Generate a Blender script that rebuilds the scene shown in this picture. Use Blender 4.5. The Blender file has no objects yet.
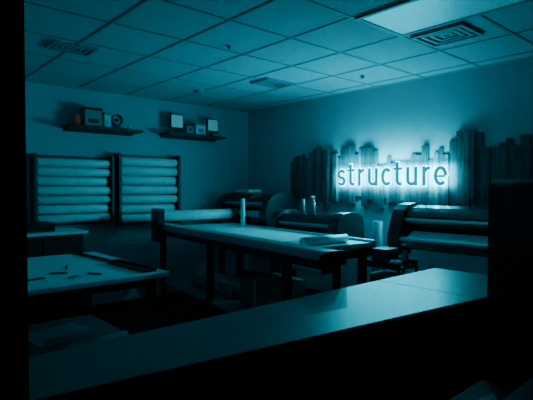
import bpy, bmesh, math, random
from mathutils import Vector, Matrix
random.seed(7)
R = math.radians
CY = (0.0,.63,.85)
# ---------------- materials ----------------
def mat(name, col, rough=0.6, metal=0.0, emis=None, es=0.0, noise=0.0, nscale=8.0, spec=0.5, bump=0.0, stretch=None):
    m = bpy.data.materials.new(name); m.use_nodes = True
    nt = m.node_tree; b = nt.nodes["Principled BSDF"]
    b.inputs["Base Color"].default_value = (*col, 1)
    b.inputs["Roughness"].default_value = rough
    b.inputs["Metallic"].default_value = metal
    b.inputs["Specular IOR Level"].default_value = spec
    if emis:
        b.inputs["Emission Color"].default_value = (*emis, 1)
        b.inputs["Emission Strength"].default_value = es
    if noise > 0 or bump > 0:
        tc = nt.nodes.new("ShaderNodeTexCoord"); mp = nt.nodes.new("ShaderNodeMapping")
        if stretch: mp.inputs["Scale"].default_value = stretch
        n = nt.nodes.new("ShaderNodeTexNoise"); n.inputs["Scale"].default_value = nscale
        n.inputs["Detail"].default_value = 5
        nt.links.new(tc.outputs["Object"], mp.inputs["Vector"]); nt.links.new(mp.outputs["Vector"], n.inputs["Vector"])
        if noise > 0:
            cr = nt.nodes.new("ShaderNodeValToRGB")
            cr.color_ramp.elements[0].position = .3; cr.color_ramp.elements[1].position = .7
            cr.color_ramp.elements[0].color = (*[c*(1-noise) for c in col], 1)
            cr.color_ramp.elements[1].color = (*[min(1, c*(1+noise)) for c in col], 1)
            nt.links.new(n.outputs["Fac"], cr.inputs["Fac"]); nt.links.new(cr.outputs["Color"], b.inputs["Base Color"])
        if bump > 0:
            bp = nt.nodes.new("ShaderNodeBump"); bp.inputs["Strength"].default_value = bump; bp.inputs["Distance"].default_value = .01
            nt.links.new(n.outputs["Fac"], bp.inputs["Height"]); nt.links.new(bp.outputs["Normal"], b.inputs["Normal"])
    return m
M_wall = mat("painted_drywall", (.40,.52,.56), .8, noise=.05, nscale=2, bump=.05)
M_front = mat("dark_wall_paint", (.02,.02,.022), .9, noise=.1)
M_ceil = mat("ceiling_tile", (.42,.54,.57), .9, noise=.08, nscale=40, bump=.2)
M_tbar = mat("ceiling_tbar", (.28,.34,.36), .6, noise=.03)
M_floor = mat("dark_carpet", (.03,.032,.035), .95, noise=.3, nscale=30)
M_base = mat("baseboard_vinyl", (.03,.03,.03), .6, noise=.1)
M_black = mat("black_plastic", (.015,.016,.018), .35, noise=.1)
M_blackm = mat("black_matte", (.01,.01,.012), .8, noise=.1)
M_gloss = mat("gloss_dark_cover", (.035,.04,.045), .20, noise=.05)
M_grey = mat("grey_plastic", (.30,.33,.34), .45, noise=.05)
M_body = mat("printer_dark_body", (.06,.065,.07), .35, noise=.05)
M_frame = mat("rack_painted_steel", (.07,.08,.085), .5, .2, noise=.1)
M_cap = mat("charcoal_plastic", (.03,.034,.038), .33, noise=.1)
M_metal = mat("brushed_aluminium", (.50,.58,.6), .35, .7, noise=.08, nscale=20, stretch=(1,1,12))
M_steel = mat("dark_steel", (.08,.085,.09), .4, .8, noise=.1)
M_white = mat("white_laminate", (.84,.88,.88), .45, noise=.04, nscale=4)
M_mat = mat("cutting_mat", (.74,.80,.80), .4, noise=.08, nscale=5)
M_vin = [mat("vinyl_roll_%d"%i, c, .4, noise=.05) for i, c in enumerate([(.92,.94,.94),(.74,.79,.81),(.86,.89,.90),(.3,.33,.36)])]
M_core = mat("cardboard_core", (.25,.2,.15), .9, noise=.1)
M_wood = mat("stained_slat_wood", (.10,.105,.11), .75, noise=.5, nscale=6, stretch=(6,6,.6), bump=.3)
M_wood2 = mat("stained_slat_wood_light", (.15,.15,.16), .75, noise=.5, nscale=6, stretch=(6,6,.6), bump=.3)
M_wood3 = mat("stained_slat_wood_black", (.065,.068,.075), .75, noise=.5, nscale=6, stretch=(6,6,.6), bump=.3)
M_count = mat("counter_laminate", (.075,.088,.092), .42, noise=.12, nscale=3)
M_shelf = mat("shelf_black_wood", (.02,.02,.02), .5, noise=.2)
M_letter = mat("letter_face", (.05,.12,.15), .4, emis=(0,.50,.68), es=.7, noise=.05)
M_halo = mat("halo_led_acrylic", (.1,.6,.7), .5, emis=CY, es=18)
M_lens = mat("troffer_lens", (.6,.8,.85), .4, emis=(.0,.5,.65), es=.15, noise=.03)  # fixture is unlit; weak glow added to brighten the lens
M_orange = mat("orange_glow_added", (.7,.12,.06), .6, emis=(1,.12,.06), es=.02, noise=.2)  # no lamp: faint glow added so the red shows under cyan light
M_paper = mat("paper", (.86,.9,.9), .8, noise=.03)
M_glass = mat("clear_plastic", (.22,.28,.30), .15, noise=.03)

# ---------------- builder ----------------
class B:
    def __init__(s, name): s.name = name; s.bm = bmesh.new(); s.mats = []
    def mi(s, m):
        if m not in s.mats: s.mats.append(m)
        return s.mats.index(m)
    def _f(s, vs, m, smooth=False):
        try:
            f = s.bm.faces.new(vs); f.material_index = s.mi(m); f.smooth = smooth; return f
        except ValueError: return None
    def prism(s, base, top, m, smooth=False):
        a = [s.bm.verts.new(p) for p in base]; b = [s.bm.verts.new(p) for p in top]; n = len(a)
        s._f(a[::-1], m); s._f(b, m)
        for i in range(n): s._f([a[i], a[(i+1)%n], b[(i+1)%n], b[i]], m, smooth)
    def box(s, x0,x1,y0,y1,z0,z1, m):
        s.prism([(x0,y0,z0),(x1,y0,z0),(x1,y1,z0),(x0,y1,z0)], [(x0,y0,z1),(x1,y0,z1),(x1,y1,z1),(x0,y1,z1)], m)
    def cyl(s, p0, p1, r, m, r2=None, n=20):
        p0 = Vector(p0); p1 = Vector(p1); d = (p1-p0).normalized()
        u = d.orthogonal().normalized(); v = d.cross(u); r2 = r if r2 is None else r2
        c = [(math.cos(2*math.pi*i/n), math.sin(2*math.pi*i/n)) for i in range(n)]
        s.prism([p0+(u*a+v*b)*r for a,b in c], [p1+(u*a+v*b)*r2 for a,b in c], m, True)
    def tube(s, p0, p1, ro, ri, m, n=20):
        p0 = Vector(p0); p1 = Vector(p1); d = (p1-p0).normalized()
        u = d.orthogonal().normalized(); v = d.cross(u)
        rings = []
        for p, r in ((p0,ro),(p1,ro),(p1,ri),(p0,ri)):
            rings.append([s.bm.verts.new(p+(u*math.cos(2*math.pi*i/n)+v*math.sin(2*math.pi*i/n))*r) for i in range(n)])
        for k in range(4):
            a = rings[k]; b = rings[(k+1)%4]
            for i in range(n): s._f([a[i], a[(i+1)%n], b[(i+1)%n], b[i]], m, k in (0,2))
    def prof_y(s, pts, y0, y1, m, smooth=False):   # profile in xz extruded along y
        s.prism([(x,y0,z) for x,z in pts], [(x,y1,z) for x,z in pts], m, smooth)
    def ball(s, c, r, m, sz=1):
        res = bmesh.ops.create_uvsphere(s.bm, u_segments=16, v_segments=10, radius=r, matrix=Matrix.Translation(c) @ Matrix.Diagonal((1,1,sz,1)))
        for v in res['verts']:
            for f in v.link_faces: f.material_index = s.mi(m); f.smooth = True
    def done(s, bevel=0.0, loc=(0,0,0), rz=0.0, seg=2):
        bmesh.ops.recalc_face_normals(s.bm, faces=s.bm.faces)
        me = bpy.data.meshes.new(s.name); s.bm.to_mesh(me); s.bm.free()
        for m in s.mats: me.materials.append(m)
        o = bpy.data.objects.new(s.name, me); bpy.context.scene.collection.objects.link(o)
        o.location = loc; o.rotation_euler = (0,0,rz)
        if bevel > 0:
            md = o.modifiers.new("bevel", 'BEVEL'); md.width = bevel; md.segments = seg; md.limit_method = 'ANGLE'; md.angle_limit = R(40)
        return o

XW, YW, ZC = 4.67, 5.74, 2.75
XL, YF = -1.2, 0.5
# ---------------- room shell ----------------
b = B("floor"); b.box(XL-.1, XW+.12, YF-.15, YW+.12, -.1, 0, M_floor); b.done()
b = B("ceiling"); b.box(XL-.1, XW+.12, YF-.15, YW+.12, ZC, ZC+.1, M_ceil); b.done()
b = B("wall_back"); b.box(XL-.1, XW+.12, YW, YW+.12, 0, ZC, M_wall); b.done()
b = B("wall_right"); b.box(XW, XW+.12, YF-.15, YW, 0, ZC, M_wall); b.done()
b = B("wall_left"); b.box(XL-.1, XL, YF-.15, YW, 0, ZC, M_wall); b.done()
b = B("wall_front")
WX0, WX1, WZ0, WZ1 = .072, 1.75, 1.0, 2.2
b.box(XL, WX0, .35, .5, 0, ZC, M_front); b.box(WX1, XW, .35, .5, 0, ZC, M_front)
b.box(WX0, WX1, .35, .5, 0, WZ0, M_front); b.box(WX0, WX1, .35, .5, WZ1, ZC, M_front); b.done()
b = B("window_1")
for (x0,x1,z0,z1) in ((WX0,WX0+.03,WZ0,WZ1),(WX1-.03,WX1,WZ0,WZ1),(WX0+.03,WX1-.03,WZ0,WZ0+.03),(WX0+.03,WX1-.03,WZ1-.03,WZ1)):
    b.box(x0,x1,.40,.47,z0,z1,M_black)
for (x0,x1,z0,z1) in ((WX0-.06,WX0,WZ0-.06,WZ1+.06),(WX1,WX1+.06,WZ0-.06,WZ1+.06),(WX0,WX1,WZ0-.06,WZ0),(WX0,WX1,WZ1,WZ1+.06)):
    b.box(x0,x1,.335,.35,z0,z1,M_black)
b.done()
b = B("baseboard_back"); b.box(XL, XW, YW-.012, YW, 0, .1, M_base); b.done()
b = B("baseboard_right"); b.box(XW-.012, XW, YF, YW-.012, 0, .1, M_base); b.done()
b = B("baseboard_left"); b.box(XL, XL+.012, YF, YW-.012, 0, .1, M_base); b.done()
# ceiling grid T-bars
GX, GY, TX, TY = 2.65, 0.88, .61, 1.22
b = B("trim_1")
k = -7
while True:
    x = GX + k*TX; k += 1
    if x > XW-.02: break
    if x < XL+.02: continue
    b.box(x-.010, x+.010, YF, YW, ZC-.006, ZC, M_tbar)
for k in range(-1, 9):
    y = GY + k*.61
    if YF+.02 < y < YW-.02:
        if k == 1:
            b.box(XL, GX, y-.010, y+.010, ZC-.0055, ZC, M_tbar); b.box(GX+TX, XW, y-.010, y+.010, ZC-.0055, ZC, M_tbar)
        else: b.box(XL, XW, y-.010, y+.010, ZC-.0055, ZC, M_tbar)
b.box(XW-.022, XW, YF, YW, ZC-.009, ZC, M_tbar); b.box(XL, XW, YW-.022, YW, ZC-.0092, ZC, M_tbar)
b.done()
# troffer light
b = B("ceiling_light_panel")
x0,x1,y0,y1 = GX+.014, GX+TX-.014, GY+.014, GY+TY-.014
b.box(x0+.03,x1-.03,y0+.03,y1-.03,ZC-.012,ZC,M_lens)
for q in ((x0,x1,y0,y0+.03),(x0,x1,y1-.03,y1),(x0,x0+.03,y0+.03,y1-.03),(x1-.03,x1,y0+.03,y1-.03)): b.box(*q,ZC-.018,ZC,M_tbar)
b.done()
def vent(cx, cy, w=.56, h=.56):
    b = B("air_vent")
    for i in range(4):
        f = 1-i*.25; e = f-.14; z0 = ZC-.022+i*.004
        W,H,w2,h2 = w/2*f, h/2*f, w/2*e, h/2*e
        m = M_tbar
        b.box(cx-W,cx+W,cy-H,cy-h2,z0,ZC,m); b.box(cx-W,cx+W,cy+h2,cy+H,z0,ZC,m)
        b.box(cx-W,cx-w2,cy-h2,cy+h2,z0,ZC,m); b.box(cx+w2,cx+W,cy-h2,cy+h2,z0,ZC,m)
    b.box(cx-w/2*.9,cx+w/2*.9,cy-h/2*.9,cy+h/2*.9,ZC-.004,ZC,M_black)
    b.done()
vent(3.50, 1.84, .36,.42); vent(3.60, 3.98, .42,.30); vent(1.42, 4.12, .36,.24)
def disc(name, x, y, r=.05, h=.03):
    b = B(name); b.cyl((x,y,ZC-.006),(x,y,ZC),r,M_white); b.cyl((x,y,ZC-h),(x,y,ZC-.006),r*.5,M_grey,r*.8); b.done()
disc("fire_sprinkler", 4.1, 3.1, .03, .035); disc("fire_sprinkler", 2.4, 3.2, .022, .03); disc("smoke_detector", 3.2, 4.9, .07, .04)

# ---------------- slat wall art ----------------
b = B("wood_slat_panel")
y = 4.76
while y > .75:
    w = random.uniform(.045, .085); t = random.uniform(.018, .04)
    base = 1.96+.07*math.sin(y*3.3+1)+.03*math.sin(y*9)
    zt = base+random.choice([-.07,-.04,0,.03,.06,.10])+random.uniform(-.01,.01)
    zb = 1.36+.03*math.sin(y*4)+random.choice([-.06,-.03,0,.03,.06])
    if y > 4.4: zt = random.uniform(1.90,2.06); zb = random.uniform(1.38,1.5)
    b.box(XW-t, XW-.002, y-w+.001, y, zb, zt, random.choice([M_wood,M_wood,M_wood2,M_wood3]))
    y -= w
b.done()

# ---------------- sign ----------------
def arc(cx, cy, rx, ry, a0, a1, n=14):
    return [(cx+rx*math.cos(R(a0+(a1-a0)*i/n)), cy+ry*math.sin(R(a0+(a1-a0)*i/n))) for i in range(n+1)]
H = .205; S = .043; hs = S/2
def glyph(c):
    q = (H-S)/4
    if c == 's':
        return .13, [arc(.065, H-hs-q, .044,q, 20, 270)[:-1]+arc(.065, hs+q, .044,q, 90, -160)]
    if c == 't':
        return .118, [[(.048,H+.058),(.048,.06)]+arc(.086,.058,.038,.0365,180,300,8), [(.002,H-.017),(.108,H-.017)]]
    if c == 'r':
        return .118, [[(.034,0),(.034,H)], arc(.092,.122,.058,.0615,178,78,8)]
    if c == 'u':
        return .165, [[(.034,H),(.034,.07)]+arc(.0815,.068,.0475,.0465,180,360,12)+[(.129,H)], [(.129,.08),(.129,0)]]
    if c == 'c':
        return .138, [arc(.076,H/2,.054,(H-S)/2,45,315,20)]
    if c == 'e':
        return .148, [arc(.075,H/2,.054,(H-S)/2,0,315,22), [(.02,H/2-.004),(.129,H/2-.004)]]
def ribbon(b, pts, w, ext, x0, x1, ya, za, sc, m):
    P = [Vector(p) for p in pts]
    P[0] = P[0]+(P[0]-P[1]).normalized()*ext; P[-1] = P[-1]+(P[-1]-P[-2]).normalized()*ext
    L, Rr = [], []
    for i, p in enumerate(P):
        d = (P[min(i+1,len(P)-1)]-P[max(i-1,0)]).normalized(); n = Vector((-d.y, d.x))
        L.append(p+n*w/2); Rr.append(p-n*w/2)
    def wp(q, x): return b.bm.verts.new((x, ya-q.x*sc, za+q.y*sc))
    r = [[wp(q,x0) for q in L],[wp(q,x0) for q in Rr],[wp(q,x1) for q in Rr],[wp(q,x1) for q in L]]
    for i in range(len(P)-1):
        for k in range(4): b._f([r[k][i], r[k][i+1], r[(k+1)%4][i+1], r[(k+1)%4][i]], m)
    b._f([r[k][0] for k in range(4)], m); b._f([r[k][-1] for k in range(4)][::-1], m)
b = B("illuminated_letter_sign")
tot = sum(glyph(c)[0] for c in "structure")+8*.024
SY = 3.85; SC = 1.46/tot; a = 0; ZB = 1.572
for c in "structure":
    wd, strokes = glyph(c)
    for st in strokes:
        w = S*.86
        if c == 'e' and len(st)==2: w = .025
        if c == 't' and len(st)==2: w = .032
        ya = SY-a*SC
        ribbon(b, st, w, 0, 4.583, 4.592, ya, ZB, SC, M_letter)
        ribbon(b, st, w+.013, .0065, 4.5925, 4.597, ya, ZB, SC, M_halo)
    b.cyl((4.595, SY-(a+.035)*SC, ZB+.08), (4.63, SY-(a+.035)*SC, ZB+.08), .005, M_steel, n=8)
    a += wd+.024
b.done()
# sign glow on the slats, plus unseen fill lamps added for room and ceiling
def area(name, loc, rot, sx, sy, e):
    la = bpy.data.lights.new(name, 'AREA'); la.shape='RECTANGLE'; la.size = sx; la.size_y = sy; la.energy = e; la.color = CY
    lo = bpy.data.objects.new(name, la); bpy.context.scene.collection.objects.link(lo); lo.location = loc; lo.rotation_euler = rot
area("sign_backwash", (4.600, 3.12, 1.68), (R(90), 0, R(-90)), 1.50, .22, 95)
for i in range(5):  # unseen spots added at the sign to brighten the room
    ld = bpy.data.lights.new("sign_room_fill", 'SPOT'); ld.energy = 26; ld.color = CY; ld.spot_size = R(168); ld.spot_blend = 1; ld.shadow_soft_size = 0.0
    lo = bpy.data.objects.new("sign_room_fill", ld); bpy.context.scene.collection.objects.link(lo)
    lo.location = (4.57, 3.7-i*.29, 1.69); lo.rotation_euler = (0, R(84), R(-2))
area("ceiling_fill", (4.56, 3.13, 1.84), (R(180), 0, R(90)), 1.5, .06, 12)  # unseen strip added to brighten the ceiling by the right wall

# ---------------- vinyl racks ----------------
def rack(x0, x1, zb, zt, rows):
    b = B("vinyl_roll_rack"); W = YW-.004
    for x in (x0, x1-.03):
        b.box(x, x+.03, W-.16, W, zb-.03, zt+.04, M_frame)
    b.box(x0,x1,W-.02,W,zt-.01,zt+.03,M_frame); b.box(x0,x1,W-.02,W,zb-.03,zb,M_frame)
    p = (zt-zb)/rows
    for i in range(rows):
        z = zb+p*(i+.5); r = p*random.uniform(.41,.46); e = random.uniform(.0,.05) if i%3==1 else 0
        b.cyl((x0+.03,W-.09,z),(x1-.03,W-.09,z),.014,M_core,n=10)
        b.cyl((x0+.045,W-.09,z),(x1-.045-e,W-.09,z),r,random.choice([M_vin[0],M_vin[0],M_vin[2],M_vin[1]]))
        b.box(x0+.03,x1-.03,W-.02,W-.002,z-.006,z+.006,M_steel)
        for x in (x0-.004, x1-.006): b.box(x,x+.01,W-.17,W-.05,z-p*.45,z-p*.38,M_steel)
    b.done(.002)
rack(1.50, 2.42, 1.14, 1.90, 7); rack(2.48, 3.36, 1.10, 1.95, 7)

# ---------------- shelves + items ----------------
def shelf(x0,x1,z):
    b = B("floating_shelf"); b.box(x0,x1,YW-.26,YW-.002,z-.035,z,M_shelf)
    b.box(x0+.03,x1-.03,YW-.03,YW-.002,z-.06,z-.035,M_shelf)
    b.done(.003)
shelf(1.86,2.76,2.28); shelf(3.12,4.06,2.29)
b = B("orange_item"); b.cyl((1.98,5.6,2.28),(1.98,5.6,2.30),.045,M_wood); b.cyl((1.98,5.6,2.30),(1.98,5.6,2.36),.038,M_orange,.045,n=9); b.cyl((1.98,5.6,2.36),(1.98,5.6,2.42),.045,M_orange,.02,n=9); b.done()  # small orange shelf object, its glow put into the material
def hbox(name,x0,x1,y0,y1,z0,z1,m,m2):
    b = B(name); b.box(x0,x1,y0,y1,z0,z1,m); b.box(x0-.004,x1+.004,y0-.004,y1+.004,z1-.03,z1+.003,m2); b.box(x0+.04,x1-.04,y0-.005,y0,z0+.04,z0+.09,m2); b.done(.003)
hbox("storage_box",2.05,2.25,5.53,5.7,2.28,2.50,M_grey,M_black)
hbox("storage_box",2.29,2.37,5.55,5.7,2.28,2.46,M_vin[1],M_grey)
b = B("desk_fan"); b.cyl((2.46,5.6,2.28),(2.46,5.6,2.295),.05,M_grey); b.cyl((2.46,5.6,2.295),(2.46,5.6,2.33),.01,M_grey)
b.tube((2.46,5.56,2.39),(2.46,5.63,2.39),.07,.06,M_steel); b.cyl((2.46,5.59,2.39),(2.46,5.62,2.39),.02,M_black)
for i in range(8):
    an = i*math.pi/4; b.cyl((2.46,5.57,2.39),(2.46+.065*math.cos(an),5.57,2.39+.065*math.sin(an)),.003,M_steel,n=6)
b.done()
b = B("decorative_ball"); b.ball((2.63,5.6,2.31),.03,M_vin[0]); b.done()
M_screen = mat("display_face", (.85,.87,.87), .6, emis=(.2,.62,.7), es=.12, noise=.03)
def screen(x0,x1,z0,h):
    b = B("small_display_monitor"); xc=(x0+x1)/2
    b.box(xc-.05,xc+.05,5.56,5.66,z0,z0+.012,M_black); b.box(xc-.012,xc+.012,5.61,5.63,z0+.012,z0+.08,M_black)
    b.box(x0,x1,5.585,5.61,z0+.05,z0+h,M_black); b.box(x0+.012,x1-.012,5.58,5.585,z0+.08,z0+h-.012,M_screen); b.done(.002)
screen(3.21,3.41,2.29,.26); screen(3.80,3.99,2.29,.25)
hbox("storage_box",3.44,3.55,5.55,5.7,2.29,2.43,M_grey,M_black); hbox("storage_box",3.58,3.74,5.54,5.7,2.29,2.45,M_vin[2],M_grey)

# ---------------- left work table ----------------
b = B("cutting_table")
tx0,tx1,ty0,ty1,tz = .35,1.84,3.216,4.75,.9
b.box(tx0,tx1,ty0,ty1,tz-.035,tz,M_white)
for x in (tx0+.08,tx1-.14):
    for yy in (ty0+.08,ty1-.14): b.box(x,x+.06,yy,yy+.06,0,tz-.035,M_steel)
b.box(tx0+.08,tx1-.08,ty0+.09,ty0+.13,tz-.11,tz-.035,M_steel); b.box(tx0+.08,tx1-.08,ty1-.13,ty1-.09,tz-.11,tz-.035,M_steel)
b.box(tx0+.09,tx1-.09,ty0+.12,ty1-.12,.27,.30,M_grey)
b.done(.004)
b = B("straightedge_ruler"); b.box(-.03,.03,-.40,.35,0,.012,M_black); b.box(-.012,.012,-.37,.32,.012,.022,M_blackm); b.done(.002,(1.66,4.38,.9),R(4))
b = B("cutting_tray"); b.box(0,.11,0,.62,0,.006,M_black); b.box(0,.008,0,.62,.006,.03,M_black); b.box(.102,.11,0,.62,.006,.03,M_black); b.box(.008,.102,0,.008,.006,.03,M_black); b.box(.008,.102,.612,.62,.006,.03,M_black); b.done(0,(1.66,3.3,.9),R(3))
def knife(x,y,r):
    b = B("utility_knife"); b.box(-.009,.009,-.07,.05,0,.012,M_black); b.prism([(-.007,.05,.004),(.007,.05,.004),(.007,.10,.004)],[(-.007,.05,.007),(.007,.05,.007),(.007,.10,.007)],M_metal); b.done(.002,(x,y,.9),R(r))
knife(1.15,3.7,60); knife(1.30,3.95,-20); knife(.95,3.55,100); knife(1.35,3.5,30)
b = B("squeegee"); b.box(-.04,.04,-.03,.03,0,.006,M_grey); b.box(-.04,.04,.025,.035,0,.012,M_black); b.done(.001,(1.2,3.45,.9),R(25))
b = B("paper_stack")
for i in range(6): b.box(.0+.004*(i%3),.42+.004*(i%2),.0,.3,.008*i,.008*i+.006,M_paper)
b.done(0,(1.1,3.9,.30),R(12))
b = B("vinyl_roll"); b.tube((1.2,3.55,.345),(1.65,3.6,.345),.045,.025,M_vin[1]); b.done()

# side cabinet near back wall
b = B("storage_cabinet"); b.box(1.02,1.86,5.1,5.6,.05,1.06,M_black); b.box(.98,1.90,5.06,5.62,1.06,1.09,M_white)
b.box(1.04,1.43,5.085,5.1,.1,1.02,M_blackm); b.box(1.45,1.84,5.085,5.1,.1,1.02,M_blackm); b.box(1.40,1.415,5.07,5.085,.5,.65,M_metal); b.box(1.465,1.48,5.07,5.085,.5,.65,M_metal)
b.box(1.06,1.82,5.12,5.58,0,.05,M_blackm); b.done(.004)
hbox("storage_box",1.3,1.6,5.2,5.5,1.09,1.18,M_black,M_blackm)

# ---------------- central flatbed table ----------------
TL, TR = (2.37,2.05,0), -math.atan2(.13,.9915)
b = B("flatbed_applicator_table")
b.box(0,.13,0,3.2,1.05,1.12,M_metal); b.box(.03,.10,0.0,3.2,.98,1.05,M_steel)
b.box(.13,.95,.5,3.2,1.04,1.08,M_mat); b.box(.93,.97,.5,3.2,1.03,1.10,M_metal)
b.box(.13,.93,.5,.54,.96,1.04,M_steel); b.box(.13,.93,3.16,3.2,.96,1.04,M_steel); b.box(.88,.93,.54,3.16,.96,1.04,M_steel)
for yy in (.55,1.85,3.1):
    for x in (.04,.86): b.box(x,x+.06,yy,yy+.06,.03,1.0,M_steel); b.cyl((x+.03,yy+.03,0),(x+.03,yy+.03,.03),.04,M_black)
b.box(.06,.90,.58,3.14,.38,.41,M_grey)
# end brackets and feed roll
b.box(-.05,.03,2.98,3.22,.9,1.30,M_black); b.box(1.0,1.06,2.98,3.22,.9,1.28,M_black); b.box(.97,1.0,3.05,3.15,1.0,1.06,M_steel)
b.cyl((.03,3.10,1.21),(1.0,3.10,1.21),.065,M_vin[0]); b.cyl((.02,3.10,1.21),(1.02,3.10,1.21),.03,M_core)
b.cyl((-.05,.0,1.085),(-.05,.02,1.085),.03,M_black); b.box(-.06,.14,-.012,.0,1.03,1.13,M_black)
b.done(.004,TL,TR)
def loc(x,y,z):
    c,s = math.cos(TR), math.sin(TR); return (TL[0]+c*x-s*y, TL[1]+s*x+c*y, z)
b = B("vinyl_roll"); b.tube((0,0,.036),(.5,0.02,.036),.036,.02,M_vin[0]); b.done(0,loc(.25,.62,1.08),TR)
b = B("vinyl_roll"); b.tube((0,0,0),(0,0,.34),.027,.016,M_vin[1]); b.done(0,loc(.86,2.55,1.08))
b = B("vinyl_sheet"); b.box(0,.6,0,1.3,0,.003,M_paper); b.done(0,loc(.2,.95,1.08),TR+R(1))
b = B("vinyl_sheet"); b.box(0,.45,0,.5,0,.003,M_vin[1]); b.done(0,loc(.3,2.35,1.08),TR-R(3))
b = B("cardboard_carton"); b.box(0,.4,0,.5,0,.3,M_core); b.box(-.002,.402,.24,.26,0.0,.302,M_vin[1]); b.done(.003,loc(.2,1.0,.41),TR)
b = B("vinyl_roll"); b.tube((0,0,.06),(0,.9,.06),.06,.03,M_vin[3]); b.done(0,loc(.3,1.8,.41),TR)
b = B("vinyl_roll"); b.tube((0,0,.06),(0,.9,.06),.06,.03,M_vin[1]); b.done(0,loc(.5,1.8,.41),TR)

# ---------------- wide format printers ----------------
def printer(xf, xb, y0, y1, zt, roll=True, h=.42):
    b = B("wide_format_printer"); D = xb-xf; k = h/.42
    zb = zt-h
    def P(l): return [(xf+u*D, zb+(z-zb)*k) for u, z in l]
    # lower chassis + platen
    b.prof_y(P([(.10,zb),(.0,zb+.06),(.02,zb+.13),(.22,zb+.19),(.95,zb+.19),(1,zb+.12),(1,zb)]), y0+.12, y1-.12, M_body)
    # curved upper cover
    cov = [(.20,zb+.24),(.16,zb+.28),(.17,zb+.33),(.23,zb+.37),(.33,zb+.40),(.5,zb+.42),(.75,zb+.415),(.92,zb+.38),(1,zb+.32),(1,zb+.19),(.32,zb+.19)]
    b.prof_y(P(cov), y0+.12, y1-.12, M_gloss)
    # white media passing over the platen
    b.prof_y(P([(.012,zb+.137),(.22,zb+.197),(.24,zb+.192),(.02,zb+.13)]), y0+.2, y1-.2, M_vin[1])
    # trim strips
    b.prof_y(P([(.145,zb+.27),(.13,zb+.29),(.15,zb+.31),(.17,zb+.31),(.18,zb+.27)]), y0+.12, y1-.12, M_metal)
    b.prof_y(P([(-.01,zb+.115),(-.01,zb+.135),(.03,zb+.15),(.03,zb+.12)]), y0+.12, y1-.12, M_metal)
    # end housings
    cap = [(.06,zb-.02),(-.03,zb+.08),(-.02,zb+.16),(.08,zb+.30),(.16,zb+.38),(.30,zb+.425),(.5,zb+.44),(.8,zb+.43),(.96,zb+.39),(1.02,zb+.3),(1.02,zb-.02)]
    b.prof_y(P(cap), y0, y0+.13, M_cap); b.prof_y(P(cap), y1-.13, y1, M_cap)
    # control panel on near end
    b.prof_y(P([(.0,zb+.22),(.10,zb+.345),(.13,zb+.335),(.05,zb+.215)]), y0+.01, y0+.12, M_steel)
    # stand
    for yy in (y0+.16, y1-.22):
        b.box(xf+D*.45,xf+D*.6,yy,yy+.06,.10,zb,M_steel); b.box(xf-.05,xb,yy-.005,yy+.065,.06,.11,M_steel)
        for x in (xf,xb-.05): b.cyl((x,yy+.01,.03),(x,yy+.05,.03),.03,M_black)
    b.box(xf+D*.48,xf+D*.56,y0+.2,y1-.2,.3,.38,M_steel)
    if roll:
        for yy in (y0+.16,y1-.19): b.box(xf-.0,xf+D*.5,yy,yy+.03,zb-.22,zb-.15,M_steel)
        b.cyl((xf+.06,y0+.19,zb-.18),(xf+.06,y1-.19,zb-.18),.055,M_vin[1]); 
        b.box(xf+.012,xf+.015,y0+.25,y1-.25,zb-.18,zb+.07,M_vin[1])
    b.done(.004)
printer(3.95,4.52,1.05,2.67,1.38,True,.46)
printer(3.72,4.20,3.15,4.22,1.27)
printer(3.92,4.50,4.46,5.58,1.47,False)
b = B("vinyl_roll"); b.tube((4.26,3.01,0),(4.26,3.01,1.19),.055,.03,M_vin[3]); b.done()
b = B("spray_bottle"); b.cyl((3.98,3.7,1.272),(3.98,3.7,1.39),.026,M_glass); b.cyl((3.98,3.7,1.39),(3.98,3.7,1.42),.026,M_glass,.012); b.cyl((3.98,3.7,1.42),(3.98,3.7,1.44),.012,M_grey); b.box(3.94,4.0,3.69,3.71,1.44,1.46,M_grey); b.done()
b = B("vinyl_roll"); b.tube((4.02,3.9,1.27),(4.02,3.9,1.42),.022,.013,M_vin[3]); b.done()
b = B("paper_stack"); 
for i in range(4): b.box(0+.003*i,.22,0,.3,.01*i,.01*i+.008,M_paper)
b.done(0,(4.08,5.0,1.49))

# cart
CZ = .88
b = B("utility_cart")
for z in (.25,.55,CZ-.025): b.box(3.42,3.72,2.2,2.56,z,z+.025,M_steel); b.box(3.42,3.43,2.2,2.56,z+.025,z+.06,M_steel); b.box(3.71,3.72,2.2,2.56,z+.025,z+.06,M_steel)
for x in (3.42,3.70):
    for yy in (2.2,2.54): b.box(x,x+.02,yy,yy+.02,.06,CZ+.03,M_steel); b.cyl((x,yy+.01,.03),(x+.02,yy+.01,.03),.03,M_black)
b.done(.002)
hbox("storage_box",3.47,3.66,2.36,2.52,CZ,CZ+.13,M_body,M_black)
hbox("storage_box",3.46,3.68,2.24,2.52,.575,.79,M_black,M_grey)
b = B("tape_roll"); b.tube((3.50,2.28,CZ),(3.50,2.28,CZ+.045),.05,.035,M_vin[0]); b.done()
b = B("spray_bottle"); b.cyl((3.62,2.27,CZ),(3.62,2.27,CZ+.095),.03,M_glass); b.cyl((3.62,2.27,CZ+.095),(3.62,2.27,CZ+.125),.03,M_glass,.01); b.cyl((3.62,2.27,CZ+.125),(3.62,2.27,CZ+.155),.012,M_black); b.box(3.585,3.64,2.26,2.28,CZ+.155,CZ+.175,M_black); b.done()

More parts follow.
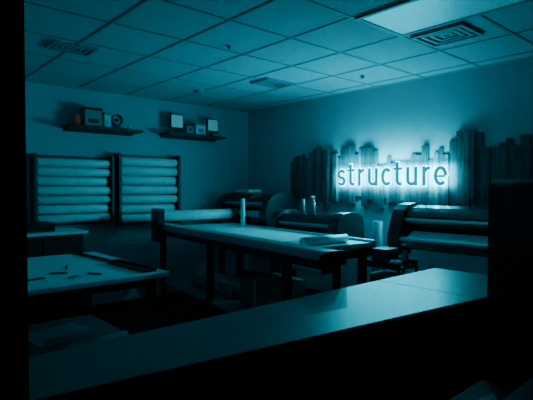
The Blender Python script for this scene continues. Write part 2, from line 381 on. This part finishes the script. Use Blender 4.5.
# ---------------- counter ----------------
b = B("reception_counter")
def ny(x): return 1.122-.1326*(x-2.63)
def slab(x0,x1,z0,z1,m,o=0,yf=1.80): b.prism([(x0,ny(x0)+o,z0),(x1,ny(x1)+o,z0),(x1,yf,z0),(x0,yf,z0)],[(x0,ny(x0)+o,z1),(x1,ny(x1)+o,z1),(x1,yf,z1),(x0,yf,z1)],m)
slab(-.3,2.548,.91,.95,M_count); slab(2.552,3.275,.91,.95,M_count)
slab(-.25,3.22,.08,.91,M_blackm,.06,1.72); slab(-.25,3.22,0,.08,M_black,.12,1.68)
b.done(.003)
# tall cabinet on the right of the window
b = B("equipment_cabinet")
x0,x1,y0,y1,zt = 2.0,2.62,.52,.86,1.585; r=.05
pts=[(x0,.06)]+[(x0+r-r*math.cos(R(t)),zt-r+r*math.sin(R(t))) for t in (0,22,45,67,90)]+[(x1-r+r*math.sin(R(t)),zt-r+r*math.cos(R(t))) for t in (0,22,45,67,90)]+[(x1,.06)]
b.prof_y(pts,y0,y1,M_black,True); b.box(x0+.03,x1-.03,y0+.03,y1-.03,0,.06,M_blackm)
for i in range(4):
    z=.12+i*.35; b.box(x0+.03,x1-.03,y1,y1+.012,z,z+.33,M_blackm); b.box(x0+.22,x1-.22,y1+.012,y1+.03,z+.27,z+.285,M_steel)
b.done()
b = B("side_table"); b.box(1.3,1.96,.52,.86,.72,.75,M_count)
for x in (1.33,1.90):
    for yy in (.55,.80): b.box(x,x+.03,yy,yy+.03,0,.72,M_steel)
b.done(.003)

# ---------------- world / camera ----------------
w = bpy.data.worlds.new("World"); bpy.context.scene.world = w; w.use_nodes = True
w.node_tree.nodes["Background"].inputs[0].default_value = (.01,.03,.04,1); w.node_tree.nodes["Background"].inputs[1].default_value = .05
cd = bpy.data.cameras.new("Camera"); cam = bpy.data.objects.new("Camera", cd); bpy.context.scene.collection.objects.link(cam)
cd.sensor_width = 36; cd.lens = 469/533*36; cd.clip_start=.02
cam.location = (0,0,1.55); cam.rotation_euler = (R(90-1.466),0,R(-41.4))
bpy.context.scene.camera = cam
